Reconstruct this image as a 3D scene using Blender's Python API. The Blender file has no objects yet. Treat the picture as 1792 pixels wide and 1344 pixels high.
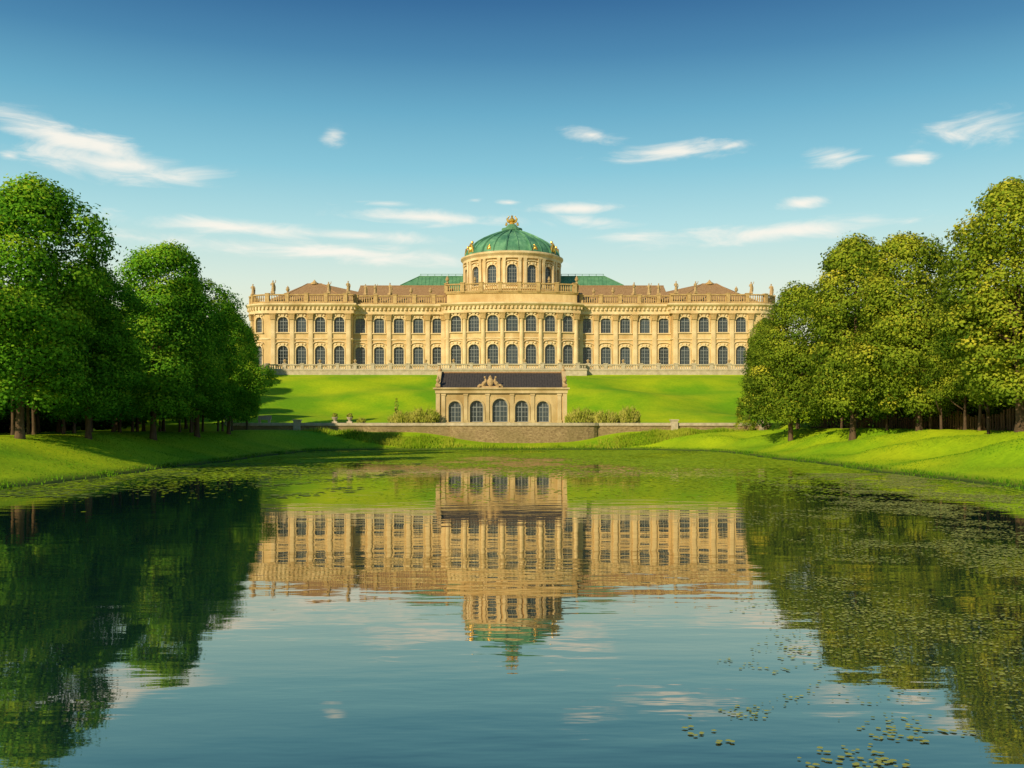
import bpy, math, random
import numpy as np
from mathutils import Vector, Matrix
S=bpy.context.scene; C=S.collection
F=1721.0; YH=745.0; CH=3.4
PI=math.pi
rnd=random.Random(11)
def X_(px,D): return (px-896)*D/F
def Z_(py,D): return CH+(YH-py)*D/F
# ------------------------------------------------------------------ materials
def new_mat(name):
    m=bpy.data.materials.new(name); m.use_nodes=True
    nt=m.node_tree; b=nt.nodes['Principled BSDF']
    return m,nt,b
def surf(name,c1,c2,scale=1.0,rough=.8,bump=.0,stretch=(1,1,1),metal=0,c3=None,s3=.08,spec=.3):
    m,nt,b=new_mat(name); N=nt.nodes; L=nt.links
    tc=N.new('ShaderNodeTexCoord'); mp=N.new('ShaderNodeMapping'); mp.inputs['Scale'].default_value=stretch
    L.new(tc.outputs['Object'],mp.inputs['Vector'])
    no=N.new('ShaderNodeTexNoise'); no.inputs['Scale'].default_value=scale; no.inputs['Detail'].default_value=6; no.inputs['Roughness'].default_value=.65
    L.new(mp.outputs[0],no.inputs['Vector'])
    cr=N.new('ShaderNodeValToRGB'); cr.color_ramp.elements[0].position=.32; cr.color_ramp.elements[1].position=.68
    cr.color_ramp.elements[0].color=(*c1,1); cr.color_ramp.elements[1].color=(*c2,1)
    L.new(no.outputs['Fac'],cr.inputs[0]); out=cr.outputs[0]
    if c3:
        n3=N.new('ShaderNodeTexNoise'); n3.inputs['Scale'].default_value=s3; n3.inputs['Detail'].default_value=4
        L.new(tc.outputs['Object'],n3.inputs['Vector'])
        r3=N.new('ShaderNodeValToRGB'); r3.color_ramp.elements[0].position=.42; r3.color_ramp.elements[1].position=.65
        L.new(n3.outputs['Fac'],r3.inputs[0])
        mx=N.new('ShaderNodeMixRGB'); L.new(r3.outputs[0],mx.inputs[0]); L.new(out,mx.inputs[1]); mx.inputs[2].default_value=(*c3,1); out=mx.outputs[0]
    L.new(out,b.inputs['Base Color']); b.inputs['Roughness'].default_value=rough; b.inputs['Metallic'].default_value=metal
    b.inputs['Specular IOR Level'].default_value=spec
    if bump:
        bp=N.new('ShaderNodeBump'); bp.inputs['Strength'].default_value=bump; bp.inputs['Distance'].default_value=.1
        L.new(no.outputs['Fac'],bp.inputs['Height']); L.new(bp.outputs[0],b.inputs['Normal'])
    return m
M={}
M['stone']=surf('stone',(.58,.41,.18),(.75,.56,.28),.7,.85,.2,(1,1,.25),c3=(.48,.31,.12),s3=.16)
M['trim']=surf('trim',(.66,.51,.275),(.83,.67,.40),.9,.8,.2,(1,1,.4),c3=(.58,.42,.20),s3=.3)
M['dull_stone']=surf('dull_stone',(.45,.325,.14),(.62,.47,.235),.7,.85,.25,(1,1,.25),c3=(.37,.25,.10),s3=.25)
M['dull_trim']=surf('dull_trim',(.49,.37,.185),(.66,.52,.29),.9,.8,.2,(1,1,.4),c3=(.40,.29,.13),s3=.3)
M['ochre']=surf('ochre',(.36,.23,.085),(.58,.41,.18),1.5,.8,.3)
M['statue']=surf('statue_stone',(.34,.22,.10),(.56,.40,.20),2.5,.8,.2)
M['gold']=surf('gold',(.60,.36,.06),(.80,.52,.12),2,.35,.2,metal=.7)
M['copper']=surf('copper',(.06,.21,.11),(.17,.38,.21),1.0,.6,.2,(1,1,.15),c3=(.05,.17,.10),s3=.3)
M['copper_dark']=surf('copper_dark',(.06,.19,.10),(.13,.30,.16),.8,.6,.1)
M['tile']=surf('roof_tile',(.26,.15,.065),(.40,.245,.115),1.2,.85,.5,(3,1,1))
M['slate']=surf('slate',(.038,.033,.030),(.08,.068,.058),2,.7,.4,(3,1,1))
M['frame']=surf('frame_paint',(.17,.19,.19),(.25,.27,.26),3,.6)
M['rubble']=surf('rubble',(.17,.115,.055),(.42,.31,.165),2.6,.9,.9,(1,1,1.8),c3=(.21,.165,.07),s3=.25)
M['pale']=surf('pale_stone',(.38,.32,.22),(.57,.49,.35),1.5,.85,.3)
M['bark']=surf('bark',(.05,.032,.017),(.14,.09,.05),3,.9,.8,(1,1,.3))
M['wood']=surf('fence_wood',(.06,.032,.014),(.18,.10,.045),2,.85,.4,(1,1,.3))
def glass():
    m,nt,b=new_mat('window_glass'); N=nt.nodes; L=nt.links
    oi=N.new('ShaderNodeObjectInfo'); cr=N.new('ShaderNodeValToRGB')
    cr.color_ramp.elements[0].color=(.012,.018,.022,1); cr.color_ramp.elements[1].color=(.05,.07,.085,1)
    L.new(oi.outputs['Random'],cr.inputs[0]); L.new(cr.outputs[0],b.inputs['Base Color'])
    b.inputs['Roughness'].default_value=.12; b.inputs['Specular IOR Level'].default_value=.5
    return m
M['glass']=glass()
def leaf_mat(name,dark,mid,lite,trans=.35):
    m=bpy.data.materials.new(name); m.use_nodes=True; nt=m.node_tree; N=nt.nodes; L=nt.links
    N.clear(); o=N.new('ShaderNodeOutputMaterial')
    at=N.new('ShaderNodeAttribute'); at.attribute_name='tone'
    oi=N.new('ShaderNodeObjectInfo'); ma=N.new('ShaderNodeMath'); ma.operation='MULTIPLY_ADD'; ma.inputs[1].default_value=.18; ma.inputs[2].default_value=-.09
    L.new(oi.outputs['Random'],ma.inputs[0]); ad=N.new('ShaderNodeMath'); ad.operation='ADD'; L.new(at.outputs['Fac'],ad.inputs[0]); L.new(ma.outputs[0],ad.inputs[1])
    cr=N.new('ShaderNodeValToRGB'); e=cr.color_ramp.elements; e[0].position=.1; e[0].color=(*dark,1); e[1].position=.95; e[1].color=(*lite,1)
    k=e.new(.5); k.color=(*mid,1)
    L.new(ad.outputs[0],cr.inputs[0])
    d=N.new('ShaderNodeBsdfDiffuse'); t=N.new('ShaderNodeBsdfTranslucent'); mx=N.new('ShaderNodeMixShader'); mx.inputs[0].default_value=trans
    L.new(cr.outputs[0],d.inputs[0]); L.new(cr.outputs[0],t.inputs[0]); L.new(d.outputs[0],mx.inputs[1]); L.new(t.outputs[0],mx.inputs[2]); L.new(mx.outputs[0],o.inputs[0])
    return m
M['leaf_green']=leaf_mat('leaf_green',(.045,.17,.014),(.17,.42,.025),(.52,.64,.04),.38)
M['leaf_warm']=leaf_mat('leaf_warm',(.08,.16,.015),(.27,.37,.028),(.66,.62,.06),.38)
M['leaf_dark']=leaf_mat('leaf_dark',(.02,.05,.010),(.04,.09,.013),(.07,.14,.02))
M['leaf_shrub']=leaf_mat('leaf_shrub',(.30,.38,.04),(.50,.54,.08),(.70,.66,.16),.45)
M['grass_blade']=leaf_mat('grass_blade',(.07,.20,.010),(.16,.36,.015),(.32,.46,.025),.4)
M['reed']=leaf_mat('reed',(.18,.36,.015),(.34,.48,.025),(.54,.58,.06),.45)
def pad_mat(name,a,b_,rough=.5,spec=.5):
    m,nt,b=new_mat(name); N=nt.nodes; L=nt.links; b.inputs['Specular IOR Level'].default_value=spec
    g=N.new('ShaderNodeNewGeometry'); cr=N.new('ShaderNodeValToRGB'); cr.color_ramp.elements[0].color=(*a,1); cr.color_ramp.elements[1].color=(*b_,1)
    L.new(g.outputs['Random Per Island'],cr.inputs[0]); L.new(cr.outputs[0],b.inputs['Base Color']); b.inputs['Roughness'].default_value=rough
    return m
M['pad']=pad_mat('lily_leaf',(.13,.18,.03),(.46,.46,.10),.7,.2)
M['weed']=pad_mat('duckweed',(.16,.30,.010),(.42,.55,.018),.9,.05)
M['weed_dark']=pad_mat('water_weed',(.05,.09,.012),(.16,.22,.03),.8,.15)
# ground
def ground_mat():
    m,nt,b=new_mat('lawn'); N=nt.nodes; L=nt.links
    g=N.new('ShaderNodeNewGeometry'); sx=N.new('ShaderNodeSeparateXYZ'); L.new(g.outputs['Position'],sx.inputs[0])
    n1=N.new('ShaderNodeTexNoise'); n1.inputs['Scale'].default_value=.09; n1.inputs['Detail'].default_value=5; L.new(g.outputs['Position'],n1.inputs['Vector'])
    n2=N.new('ShaderNodeTexNoise'); n2.inputs['Scale'].default_value=2.2; n2.inputs['Detail'].default_value=6; n2.inputs['Roughness'].default_value=.75; L.new(g.outputs['Position'],n2.inputs['Vector'])
    r1=N.new('ShaderNodeValToRGB'); r1.color_ramp.elements[0].position=.35; r1.color_ramp.elements[1].position=.65
    r1.color_ramp.elements[0].color=(.17,.37,.008,1); r1.color_ramp.elements[1].color=(.42,.53,.010,1); L.new(n1.outputs['Fac'],r1.inputs[0])
    r2=N.new('ShaderNodeValToRGB'); r2.color_ramp.elements[0].position=.3; r2.color_ramp.elements[1].position=.7
    r2.color_ramp.elements[0].color=(.72,.76,.65,1); r2.color_ramp.elements[1].color=(1.08,1.06,1,1); L.new(n2.outputs['Fac'],r2.inputs[0])
    mu=N.new('ShaderNodeMixRGB'); mu.blend_type='MULTIPLY'; mu.inputs[0].default_value=1; L.new(r1.outputs[0],mu.inputs[1]); L.new(r2.outputs[0],mu.inputs[2])
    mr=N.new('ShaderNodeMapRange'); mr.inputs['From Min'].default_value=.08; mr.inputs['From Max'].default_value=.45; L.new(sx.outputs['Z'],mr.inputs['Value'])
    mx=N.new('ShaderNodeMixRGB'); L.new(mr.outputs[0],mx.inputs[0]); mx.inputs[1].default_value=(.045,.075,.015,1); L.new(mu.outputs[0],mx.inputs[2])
    L.new(mx.outputs[0],b.inputs['Base Color']); b.inputs['Roughness'].default_value=.95; b.inputs['Specular IOR Level'].default_value=.1
    bp=N.new('ShaderNodeBump'); bp.inputs['Strength'].default_value=.45; bp.inputs['Distance'].default_value=.1; L.new(n2.outputs['Fac'],bp.inputs['Height']); L.new(bp.outputs[0],b.inputs['Normal'])
    return m
M['lawn']=ground_mat()
def water_mat():
    m=bpy.data.materials.new('pond_water'); m.use_nodes=True; nt=m.node_tree; N=nt.nodes; L=nt.links; N.clear()
    out=N.new('ShaderNodeOutputMaterial'); g=N.new('ShaderNodeNewGeometry')
    def nz(sc,st,det):
        mp=N.new('ShaderNodeMapping'); mp.inputs['Scale'].default_value=st; L.new(g.outputs['Position'],mp.inputs['Vector'])
        n=N.new('ShaderNodeTexNoise'); n.inputs['Scale'].default_value=sc; n.inputs['Detail'].default_value=det; L.new(mp.outputs[0],n.inputs['Vector']); return n
    a=nz(.8,(.45,1,1),1.5); c=nz(3.2,(.35,1,1),2); p=nz(.07,(.5,1,1),2)
    pr=N.new('ShaderNodeMapRange'); pr.inputs['From Min'].default_value=.38; pr.inputs['From Max'].default_value=.66; pr.inputs['To Min'].default_value=.5; pr.inputs['To Max'].default_value=1.7; L.new(p.outputs['Fac'],pr.inputs['Value'])
    ml=N.new('ShaderNodeMath'); ml.operation='MULTIPLY'; L.new(c.outputs['Fac'],ml.inputs[0]); L.new(pr.outputs[0],ml.inputs[1])
    ma=N.new('ShaderNodeMath'); ma.operation='MULTIPLY'; L.new(a.outputs['Fac'],ma.inputs[0]); L.new(pr.outputs[0],ma.inputs[1])
    b1=N.new('ShaderNodeBump'); b1.inputs['Strength'].default_value=1; b1.inputs['Distance'].default_value=.0085; L.new(ma.outputs[0],b1.inputs['Height'])
    b2=N.new('ShaderNodeBump'); b2.inputs['Strength'].default_value=1; b2.inputs['Distance'].default_value=.0019; L.new(ml.outputs[0],b2.inputs['Height']); L.new(b1.outputs[0],b2.inputs['Normal'])
    fr=N.new('ShaderNodeFresnel'); fr.inputs['IOR'].default_value=1.6; L.new(b2.outputs[0],fr.inputs['Normal'])
    mr=N.new('ShaderNodeMapRange'); mr.inputs['To Min'].default_value=.30; L.new(fr.outputs[0],mr.inputs['Value'])
    d=N.new('ShaderNodeBsdfDiffuse'); d.inputs['Color'].default_value=(.006,.026,.024,1)
    gl=N.new('ShaderNodeBsdfGlossy'); gl.inputs['Color'].default_value=(1.0,.92,.77,1); gl.inputs['Roughness'].default_value=.02; L.new(b2.outputs[0],gl.inputs['Normal'])
    mx=N.new('ShaderNodeMixShader'); L.new(mr.outputs[0],mx.inputs[0]); L.new(d.outputs[0],mx.inputs[1]); L.new(gl.outputs[0],mx.inputs[2]); L.new(mx.outputs[0],out.inputs[0])
    return m
M['water']=water_mat()
# ------------------------------------------------------------------ mesh helpers
class MB:
    def __init__(s): s.v=[]; s.f=[]
    def add(s,vs,fs):
        o=len(s.v); s.v+=[tuple(v) for v in vs]; s.f+=[tuple(i+o for i in f) for f in fs]
    def box(s,x0,x1,y0,y1,z0,z1):
        s.add([(x0,y0,z0),(x1,y0,z0),(x1,y1,z0),(x0,y1,z0),(x0,y0,z1),(x1,y0,z1),(x1,y1,z1),(x0,y1,z1)],
              [(0,3,2,1),(4,5,6,7),(0,1,5,4),(1,2,6,5),(2,3,7,6),(3,0,4,7)])
    def obox(s,x,y,a,hx,hy,z0,z1,top=1.0):
        ca,sa=math.cos(a),math.sin(a)
        def p(u,v,z): return (x+u*ca-v*sa,y+u*sa+v*ca,z)
        t=top
        s.add([p(-hx,-hy,z0),p(hx,-hy,z0),p(hx,hy,z0),p(-hx,hy,z0),p(-hx*t,-hy*t,z1),p(hx*t,-hy*t,z1),p(hx*t,hy*t,z1),p(-hx*t,hy*t,z1)],
              [(0,3,2,1),(4,5,6,7),(0,1,5,4),(1,2,6,5),(2,3,7,6),(3,0,4,7)])
    def lathe(s,prof,n,cx=0,cy=0,cz=0,sx=1,sy=1,a0=0,a1=2*PI):
        full=abs(a1-a0-2*PI)<1e-6; m=n if full else n+1; vs=[];fs=[]
        for r,z in prof:
            for i in range(m):
                a=a0+(a1-a0)*i/n; vs.append((cx+r*sx*math.cos(a),cy+r*sy*math.sin(a),cz+z))
        for k in range(len(prof)-1):
            for i in range(n):
                j=(i+1)%m; fs.append((k*m+i,k*m+j,(k+1)*m+j,(k+1)*m+i))
        if prof[-1][0]>1e-4 and full: fs.append(tuple((len(prof)-1)*m+i for i in range(m)))
        s.add(vs,fs)
    def tube(s,pts,rad,n=7):
        vs=[];fs=[]; P=[Vector(p) for p in pts]
        for i,p in enumerate(P):
            t=(P[min(i+1,len(P)-1)]-P[max(i-1,0)]).normalized()
            u=t.cross(Vector((0,1,.01)) if abs(t.y)<.9 else Vector((1,0,0))).normalized(); w=t.cross(u)
            r=rad[i] if hasattr(rad,'__len__') else rad
            for k in range(n):
                a=2*PI*k/n; vs.append(p+u*r*math.cos(a)+w*r*math.sin(a))
        for i in range(len(P)-1):
            for k in range(n): fs.append((i*n+k,i*n+(k+1)%n,(i+1)*n+(k+1)%n,(i+1)*n+k))
        fs.append(tuple(range(n))[::-1]); fs.append(tuple((len(P)-1)*n+k for k in range(n)))
        s.add(vs,fs)
    def ball(s,c,r,n=8):
        rx,ry,rz=r if hasattr(r,'__len__') else (r,r,r)
        pr=[(max(math.sin(PI*i/n),1e-5),-math.cos(PI*i/n)*rz) for i in range(n+1)]
        s.lathe(pr,n+2,c[0],c[1],c[2],rx,ry)
    def build(s,name,mat,parent=None,inv=None,smooth=False,loc=None):
        me=bpy.data.meshes.new(name); me.from_pydata(s.v,[],s.f); me.update()
        if smooth: me.shade_smooth()
        me.materials.append(mat); o=bpy.data.objects.new(name,me); C.objects.link(o)
        if loc: o.location=loc
        if parent:
            o.parent=parent
            if inv is not None: o.matrix_parent_inverse=inv
        return o
def tag(o,label=None,cat=None,group=None,kind=None):
    if label: o['label']=label
    if cat: o['category']=cat
    if group: o['group']=group
    if kind: o['kind']=kind
    return o
def empty(name,loc,rz=0):
    o=bpy.data.objects.new(name,None); o.location=loc; o.rotation_euler=(0,0,rz); o.empty_display_size=.5; C.objects.link(o); return o
def offs(pts):
    P=[Vector(p) for p in pts]; out=[]
    for i in range(len(P)):
        ns=[]
        if i>0: t=(P[i]-P[i-1]).normalized(); ns.append(Vector((t.y,-t.x)))
        if i<len(P)-1: t=(P[i+1]-P[i]).normalized(); ns.append(Vector((t.y,-t.x)))
        m=sum(ns,Vector((0,0))).normalized(); out.append(m/max(m.dot(ns[0]),.3))
    return P,out
def sweep(mb,pts,prof,caps=True):
    P,O=offs(pts); n=len(prof); vs=[];fs=[]
    for p,o in zip(P,O):
        for d,z in prof: vs.append((p.x+o.x*d,p.y+o.y*d,z))
    for i in range(len(P)-1):
        for k in range(n-1): fs.append((i*n+k,(i+1)*n+k,(i+1)*n+k+1,i*n+k+1))
    if caps: fs.append(tuple(range(n))); fs.append(tuple((len(P)-1)*n+k for k in range(n))[::-1])
    mb.add(vs,fs)
def walk(pts,step,off=0,start=0):
    P,O=offs(pts); Q=[p+o*off for p,o in zip(P,O)]; res=[]; acc=start
    for a,b in zip(Q,Q[1:]):
        l=(b-a).length; t=(b-a)/l; ang=math.atan2(t.y,t.x)
        while acc<=l: res.append((a.x+t.x*acc,a.y+t.y*acc,ang)); acc+=step
        acc-=l
    return res
def arch(w,h,rise,n=8):
    return [(-w/2*math.cos(PI*i/n),h-rise+rise*math.sin(PI*i/n)) for i in range(n+1)]
def facade(mb,P,u0,u1,zb,zt,bays,depth,seg=2.0):
    def q(a,b,c,d): mb.add([a,b,c,d],[(0,1,2,3)])
    def pt(u,off,z): x,y=P(u,off); return (x,y,z)
    def solid(a,b):
        n=max(1,int(math.ceil((b-a)/seg)))
        for i in range(n):
            p=a+(b-a)*i/n; r=a+(b-a)*(i+1)/n
            q(pt(p,0,zb),pt(r,0,zb),pt(r,0,zt),pt(p,0,zt))
    cur=u0
    for uc,w,ops in bays:
        a,b=uc-w/2,uc+w/2; solid(cur,a); cur=b
        A0=arch(w,1,0.5); low=[(uc+x,zb) for x,_ in A0]
        for z0,h,rise in ops:
            bot=[(u,z0) for u,_ in low]
            for i in range(len(low)-1): q(pt(low[i][0],0,low[i][1]),pt(low[i+1][0],0,low[i+1][1]),pt(bot[i+1][0],0,z0),pt(bot[i][0],0,z0))
            ar=[(uc+x,z0+z) for x,z in arch(w,h,rise)]
            ring=[(a,z0)]+ar+[(b,z0)]
            for i in range(len(ring)):
                c,d=ring[i],ring[(i+1)%len(ring)]
                q(pt(c[0],0,c[1]),pt(d[0],0,d[1]),pt(d[0],depth,d[1]),pt(c[0],depth,c[1]))
            low=ar
        for i in range(len(low)-1): q(pt(low[i][0],0,low[i][1]),pt(low[i+1][0],0,low[i+1][1]),pt(low[i+1][0],0,zt),pt(low[i][0],0,zt))
    solid(cur,u1)
def line(A,B):
    A=Vector(A);B=Vector(B);t=(B-A).normalized();n=Vector((-t.y,t.x))
    return (lambda u,off:((A+t*u+n*off).x,(A+t*u+n*off).y)),(B-A).length,math.atan2(t.y,t.x)
# windows
WP={}
def make_window(w,h,rise,hood=True,trim='trim'):
    fr=MB(); y0,y1=.32,.40
    out=[(-w/2,0)]+arch(w,h,rise)+[(w/2,0)]; k=.12
    inn=[(-w/2+k,k)]+arch(w-2*k,h-k,max(rise-k*.3,.1))+[(w/2-k,k)]
    n=len(out)
    for i in range(n):
        j=(i+1)%n
        fr.add([(out[i][0],y0,out[i][1]),(out[j][0],y0,out[j][1]),(inn[j][0],y0,inn[j][1]),(inn[i][0],y0,inn[i][1]),(inn[j][0],y1,inn[j][1]),(inn[i][0],y1,inn[i][1])],[(0,1,2,3),(3,2,4,5)])
    t=.05
    fr.box(-t*1.4,t*1.4,y0+.004,y1-.01,k,h-k*1.1)
    for sx in (-1,1): fr.box(sx*w*.25-t*.7,sx*w*.25+t*.7,y0+.01,y1-.01,k,h-rise*.25-k)
    nz=max(3,int(round((h-rise)/.85)))
    for i in range(1,nz+1):
        z=k+(h-rise-k)*i/nz; tt=t*1.5 if i==nz else t*.8
        fr.box(-w/2+k,w/2-k,y0+.007,y1-.012,z-tt,z+tt)
    f=fr.build('window',M['frame'])
    pn=MB(); pn.add([(x,y1,z) for x,z in out],[tuple(range(n))]); pane=pn.build('pane',M['glass'],f)
    su=MB(); b=.24; yo=-.13
    so=[(-w/2-b,0)]+arch(w+2*b,h+b,rise+b*.5)+[(w/2+b,0)]
    for i in range(n-1):
        j=i+1
        su.add([(out[i][0],yo,out[i][1]),(out[j][0],yo,out[j][1]),(so[j][0],yo,so[j][1]),(so[i][0],yo,so[i][1]),
                (so[j][0],0,so[j][1]),(so[i][0],0,so[i][1]),(out[i][0],.05,out[i][1]),(out[j][0],.05,out[j][1])],[(0,1,2,3),(3,2,4,5),(0,1,7,6)])
    su.box(-w/2-.4,w/2+.4,-.28,.1,-.25,-.002)
    if hood:
        su.add([(-.22,-.26,h-.12),(.22,-.26,h-.12),(.34,-.3,h+.5),(-.34,-.3,h+.5),(-.22,0,h-.12),(.22,0,h-.12),(.34,0,h+.5),(-.34,0,h+.5)],[(0,1,2,3),(0,3,7,4),(1,5,6,2),(3,2,6,7),(0,4,5,1)])
        m=7; ar=arch(w+.9,.75,.6,m)
        for i in range(m):
            (xa,za),(xb,zb)=ar[i],ar[i+1]
            za+=h+.12; zb+=h+.12
            su.add([(xa,-.32,za),(xb,-.32,zb),(xb,-.32,zb+.16),(xa,-.32,za+.16),(xb,0,zb+.16),(xa,0,za+.16),(xa,0,za),(xb,0,zb)],[(0,1,2,3),(3,2,4,5),(0,6,7,1)])
        for sx in (-1,1): su.ball((sx*(w*.36),-.1,h+.28),(.3,.16,.24),5)
    s_=su.build('surround',M[trim],f)
    return [f,[pane,s_],False]
def place_window(w,h,rise,x,y,z,a,parent,inv,hood=True):
    key=(round(w,2),round(h,2),round(rise,2),hood)
    if key not in WP: WP[key]=make_window(w,h,rise,hood,'trim' if hood else 'dull_trim')
    f,ch,used=WP[key]
    if used:
        g=f.copy(); C.objects.link(g)
        for c in ch:
            d=c.copy(); C.objects.link(d); d.parent=g
    else: g=f; WP[key][2]=True
    g.location=(x,y,z); g.rotation_euler=(0,0,a); g.parent=parent; g.matrix_parent_inverse=inv
    return g
# ------------------------------------------------------------------ terrain
def sst(a,b,x):
    t=np.clip((x-a)/(b-a),0,1); return t*t*(3-2*t)
def psdf(x,y):
    wob=.5*np.sin(y*.31+1.3)*np.cos(x*.17)+.35*np.sin(x*.43+y*.21)+.2*np.sin(y*.9)+.15*np.sin(x*1.1+2)
    r=15.0; hx,hy=27.3,89.5; cy=49.5
    qx=np.abs(x)-(hx-r); qy=np.abs(y-cy)-(hy-r)
    d=np.sqrt(np.maximum(qx,0)**2+np.maximum(qy,0)**2)+np.minimum(np.maximum(qx,qy),0)-r
    return d+wob
def H(x,y):
    x=np.asarray(x,float); y=np.asarray(y,float)
    s=psdf(x,y)
    top=2.7-(.28*np.exp(-((x-2)/30.0)**4)+1.42*np.exp(-((x-1.7)/12.2)**4))*sst(112,134,y)
    und=.10*np.sin(x*.23+y*.11)+.06*np.sin(y*.37-x*.15)+.52*np.sin(y*.42+x*.75)*sst(10,20,x)*sst(1.5,4,s)*sst(142,130,y)  # right-bank ridges added so the sun draws light and shade streaks
    bank=.06+(top-.06)*sst(-1.5,10.5-2.5*sst(120,140,y),s)+und*sst(1,5,s)*.8
    z=np.where(s<0,-1.6*sst(0,4,-s)+.06*sst(-.6,0,s),np.maximum(bank,.06))
    inw=(x>-43)&(x<39)
    jump=np.where(inw,sst(147.1,147.5,y),sst(122,150,y))
    z=z*(1-jump)+3.8*jump
    t=np.clip((y-158)/53.0,0,1)
    hill=3.8+10.4*(.45*t+.55*(t*t*(3-2*t)))+(.9*np.sin(x*.085+1.2+y*.03)+.55*np.sin(x*.17+y*.13)+.45*np.sin(y*.3-x*.09))*np.sin(PI*t)**.8
    z=np.where(y>158,hill,z)
    j2=sst(211.6,212.4,y); z=z*(1-j2)+15.4*j2
    return z
def h1(x,y): return float(H(x,y))
xs=np.array(sorted([-4000,-2000,-1000,-600,-400,-280,-200,-160,-130,-115,115,130,160,200,280,400,600,1000,2000,4000]+list(np.arange(-100,100.1,1.0))))
ys=np.array(sorted([-3000,-1000,-400,-200,-120,-90,-70]+list(np.arange(-55,30,5.0))+list(np.arange(30,144,1.0))+list(np.arange(144,147,.5))+[147.05,147.3,147.55,147.8]+list(np.arange(148.4,151,.6))+list(np.arange(151.5,210,1.5))+list(np.arange(210.4,214,.4))+[216,222,230,245,260,300,400,600,1000,2000,5000]))
GX,GY=np.meshgrid(xs,ys); GZ=H(GX,GY)
def np_mesh(name,co,faces_idx,k,mat):
    me=bpy.data.meshes.new(name); n=len(co); m=len(faces_idx)
    me.vertices.add(n); me.vertices.foreach_set('co',np.ascontiguousarray(co,dtype=np.float32).ravel())
    me.loops.add(m*k); me.loops.foreach_set('vertex_index',np.ascontiguousarray(faces_idx,dtype=np.int32).ravel())
    me.polygons.add(m); me.polygons.foreach_set('loop_start',np.arange(0,m*k,k,dtype=np.int32))
    me.update(calc_edges=True); me.materials.append(mat); return me
nx,ny=len(xs),len(ys); ii=np.arange(nx*ny).reshape(ny,nx)
fc=np.stack([ii[:-1,:-1],ii[:-1,1:],ii[1:,1:],ii[1:,:-1]],-1).reshape(-1,4)
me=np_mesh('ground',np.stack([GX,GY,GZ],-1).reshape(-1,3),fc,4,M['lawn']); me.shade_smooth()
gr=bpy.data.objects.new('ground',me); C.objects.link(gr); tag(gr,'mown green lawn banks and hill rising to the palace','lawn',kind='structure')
w=MB(); w.add([(-70,-60,0),(70,-60,0),(70,145,0),(-70,145,0)],[(0,1,2,3)])
tag(w.build('water',M['water']),'calm dark pond mirroring the palace','water',kind='structure')
# ------------------------------------------------------------------ palace
PB=(0,222,15.4); pal=empty('palace',PB); INV=Matrix.Translation((-PB[0],-PB[1],-PB[2]))
tag(pal,'long cream baroque palace with green dome on top of the hill','palace')
WY=224.3; RA=48.0; CA=(0,219.6+RA)
def P_c(u,off): a=u/RA; return ((RA-off)*math.sin(a)+CA[0],CA[1]-(RA-off)*math.cos(a))
uend=RA*math.asin(15/RA); YC=P_c(uend,0)[1]
ZB,ZT=15.2,28.9
G0,U0=17.2,24.5
mb=MB(); bays=[]
for X in (-12.6,-8.56,-4.27,0,4.27,8.56,12.6):
    u=RA*math.asin(X/RA); wd=2.7 if X==0 else 2.45
    bays.append((u,wd,[(G0,4.5,wd/2),(U0,3.7,1.1)]))
facade(mb,P_c,-uend,uend,ZB,ZT,bays,.5)
for sx in (-1,1): mb.add([(sx*15,YC,ZB),(sx*15,WY,ZB),(sx*15,WY,ZT),(sx*15,YC,ZT)],[(0,1,2,3)])
mb.build('wall',M['stone'],pal,INV)
for u,wd,ops in bays:
    x,y=P_c(u,0)
    for z0,h,r in ops: place_window(wd,h,r,x,y,z0,u/RA,pal,INV)
WB=[-34.6,-30.3,-25.8,-21.4,-17.0]; VB=[-51.7,-47.6,-43.3,-39.0]
for sx in (-1,1):
    A,B=((-36.2,WY),(-15,WY)) if sx<0 else ((15,WY),(36.2,WY))
    P,l,a=line(A,B); mb=MB(); bs=[]
    for X in (WB if sx<0 else [-q for q in WB][::-1]): bs.append((X-A[0],2.3,[(G0,4.2,.7),(U0,3.4,.55)]))
    facade(mb,P,0,l,ZB,ZT,bs,.5); mb.build('wall',M['stone'],pal,INV)
    for u,wd,ops in bs:
        x,y=P(u,0)
        for z0,h,r in ops: place_window(wd,h,r,x,y,z0,a,pal,INV)
    A,B=((-54.3,222),(-36.2,222)) if sx<0 else ((36.2,222),(54.3,222))
    P,l,a=line(A,B); mb=MB(); bs=[]
    for X in (VB if sx<0 else [-q for q in VB][::-1]): bs.append((X-A[0],2.35,[(G0,4.3,1.15),(U0,3.5,1.05)]))
    facade(mb,P,0,l,ZB,ZT,bs,.5)
    mb.add([(sx*36.2,222,ZB),(sx*36.2,WY,ZB),(sx*36.2,WY,ZT),(sx*36.2,222,ZT)],[(0,1,2,3)])
    for u,wd,ops in bs:
        x,y=P(u,0)
        for z0,h,r in ops: place_window(wd,h,r,x,y,z0,a,pal,INV)
    RC=6.0
    if sx<0: PA=lambda u,off:(-54.3+(RC-off)*math.sin(-PI/2+u/RC),228-(RC-off)*math.cos(-PI/2+u/RC)); uc=RC*(PI/2-.52); ang=-.52
    else: PA=lambda u,off:(54.3+(RC-off)*math.sin(u/RC),228-(RC-off)*math.cos(u/RC)); uc=RC*.52; ang=.52
    bs=[(uc,1.9,[(G0,4.3,.95),(U0,3.5,.95)])]
    facade(mb,PA,0,RC*PI/2,ZB,ZT,bs,.5,1.0)
    mb.add([(sx*60.3,228,ZB),(sx*60.3,246,ZB),(sx*60.3,246,ZT),(sx*60.3,228,ZT)],[(0,1,2,3)])
    mb.build('wall',M['stone'],pal,INV)
    x,y=PA(uc,0)
    for z0,h,r in bs[0][2]: place_window(1.9,h,r,x,y,z0,ang,pal,INV)
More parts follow.
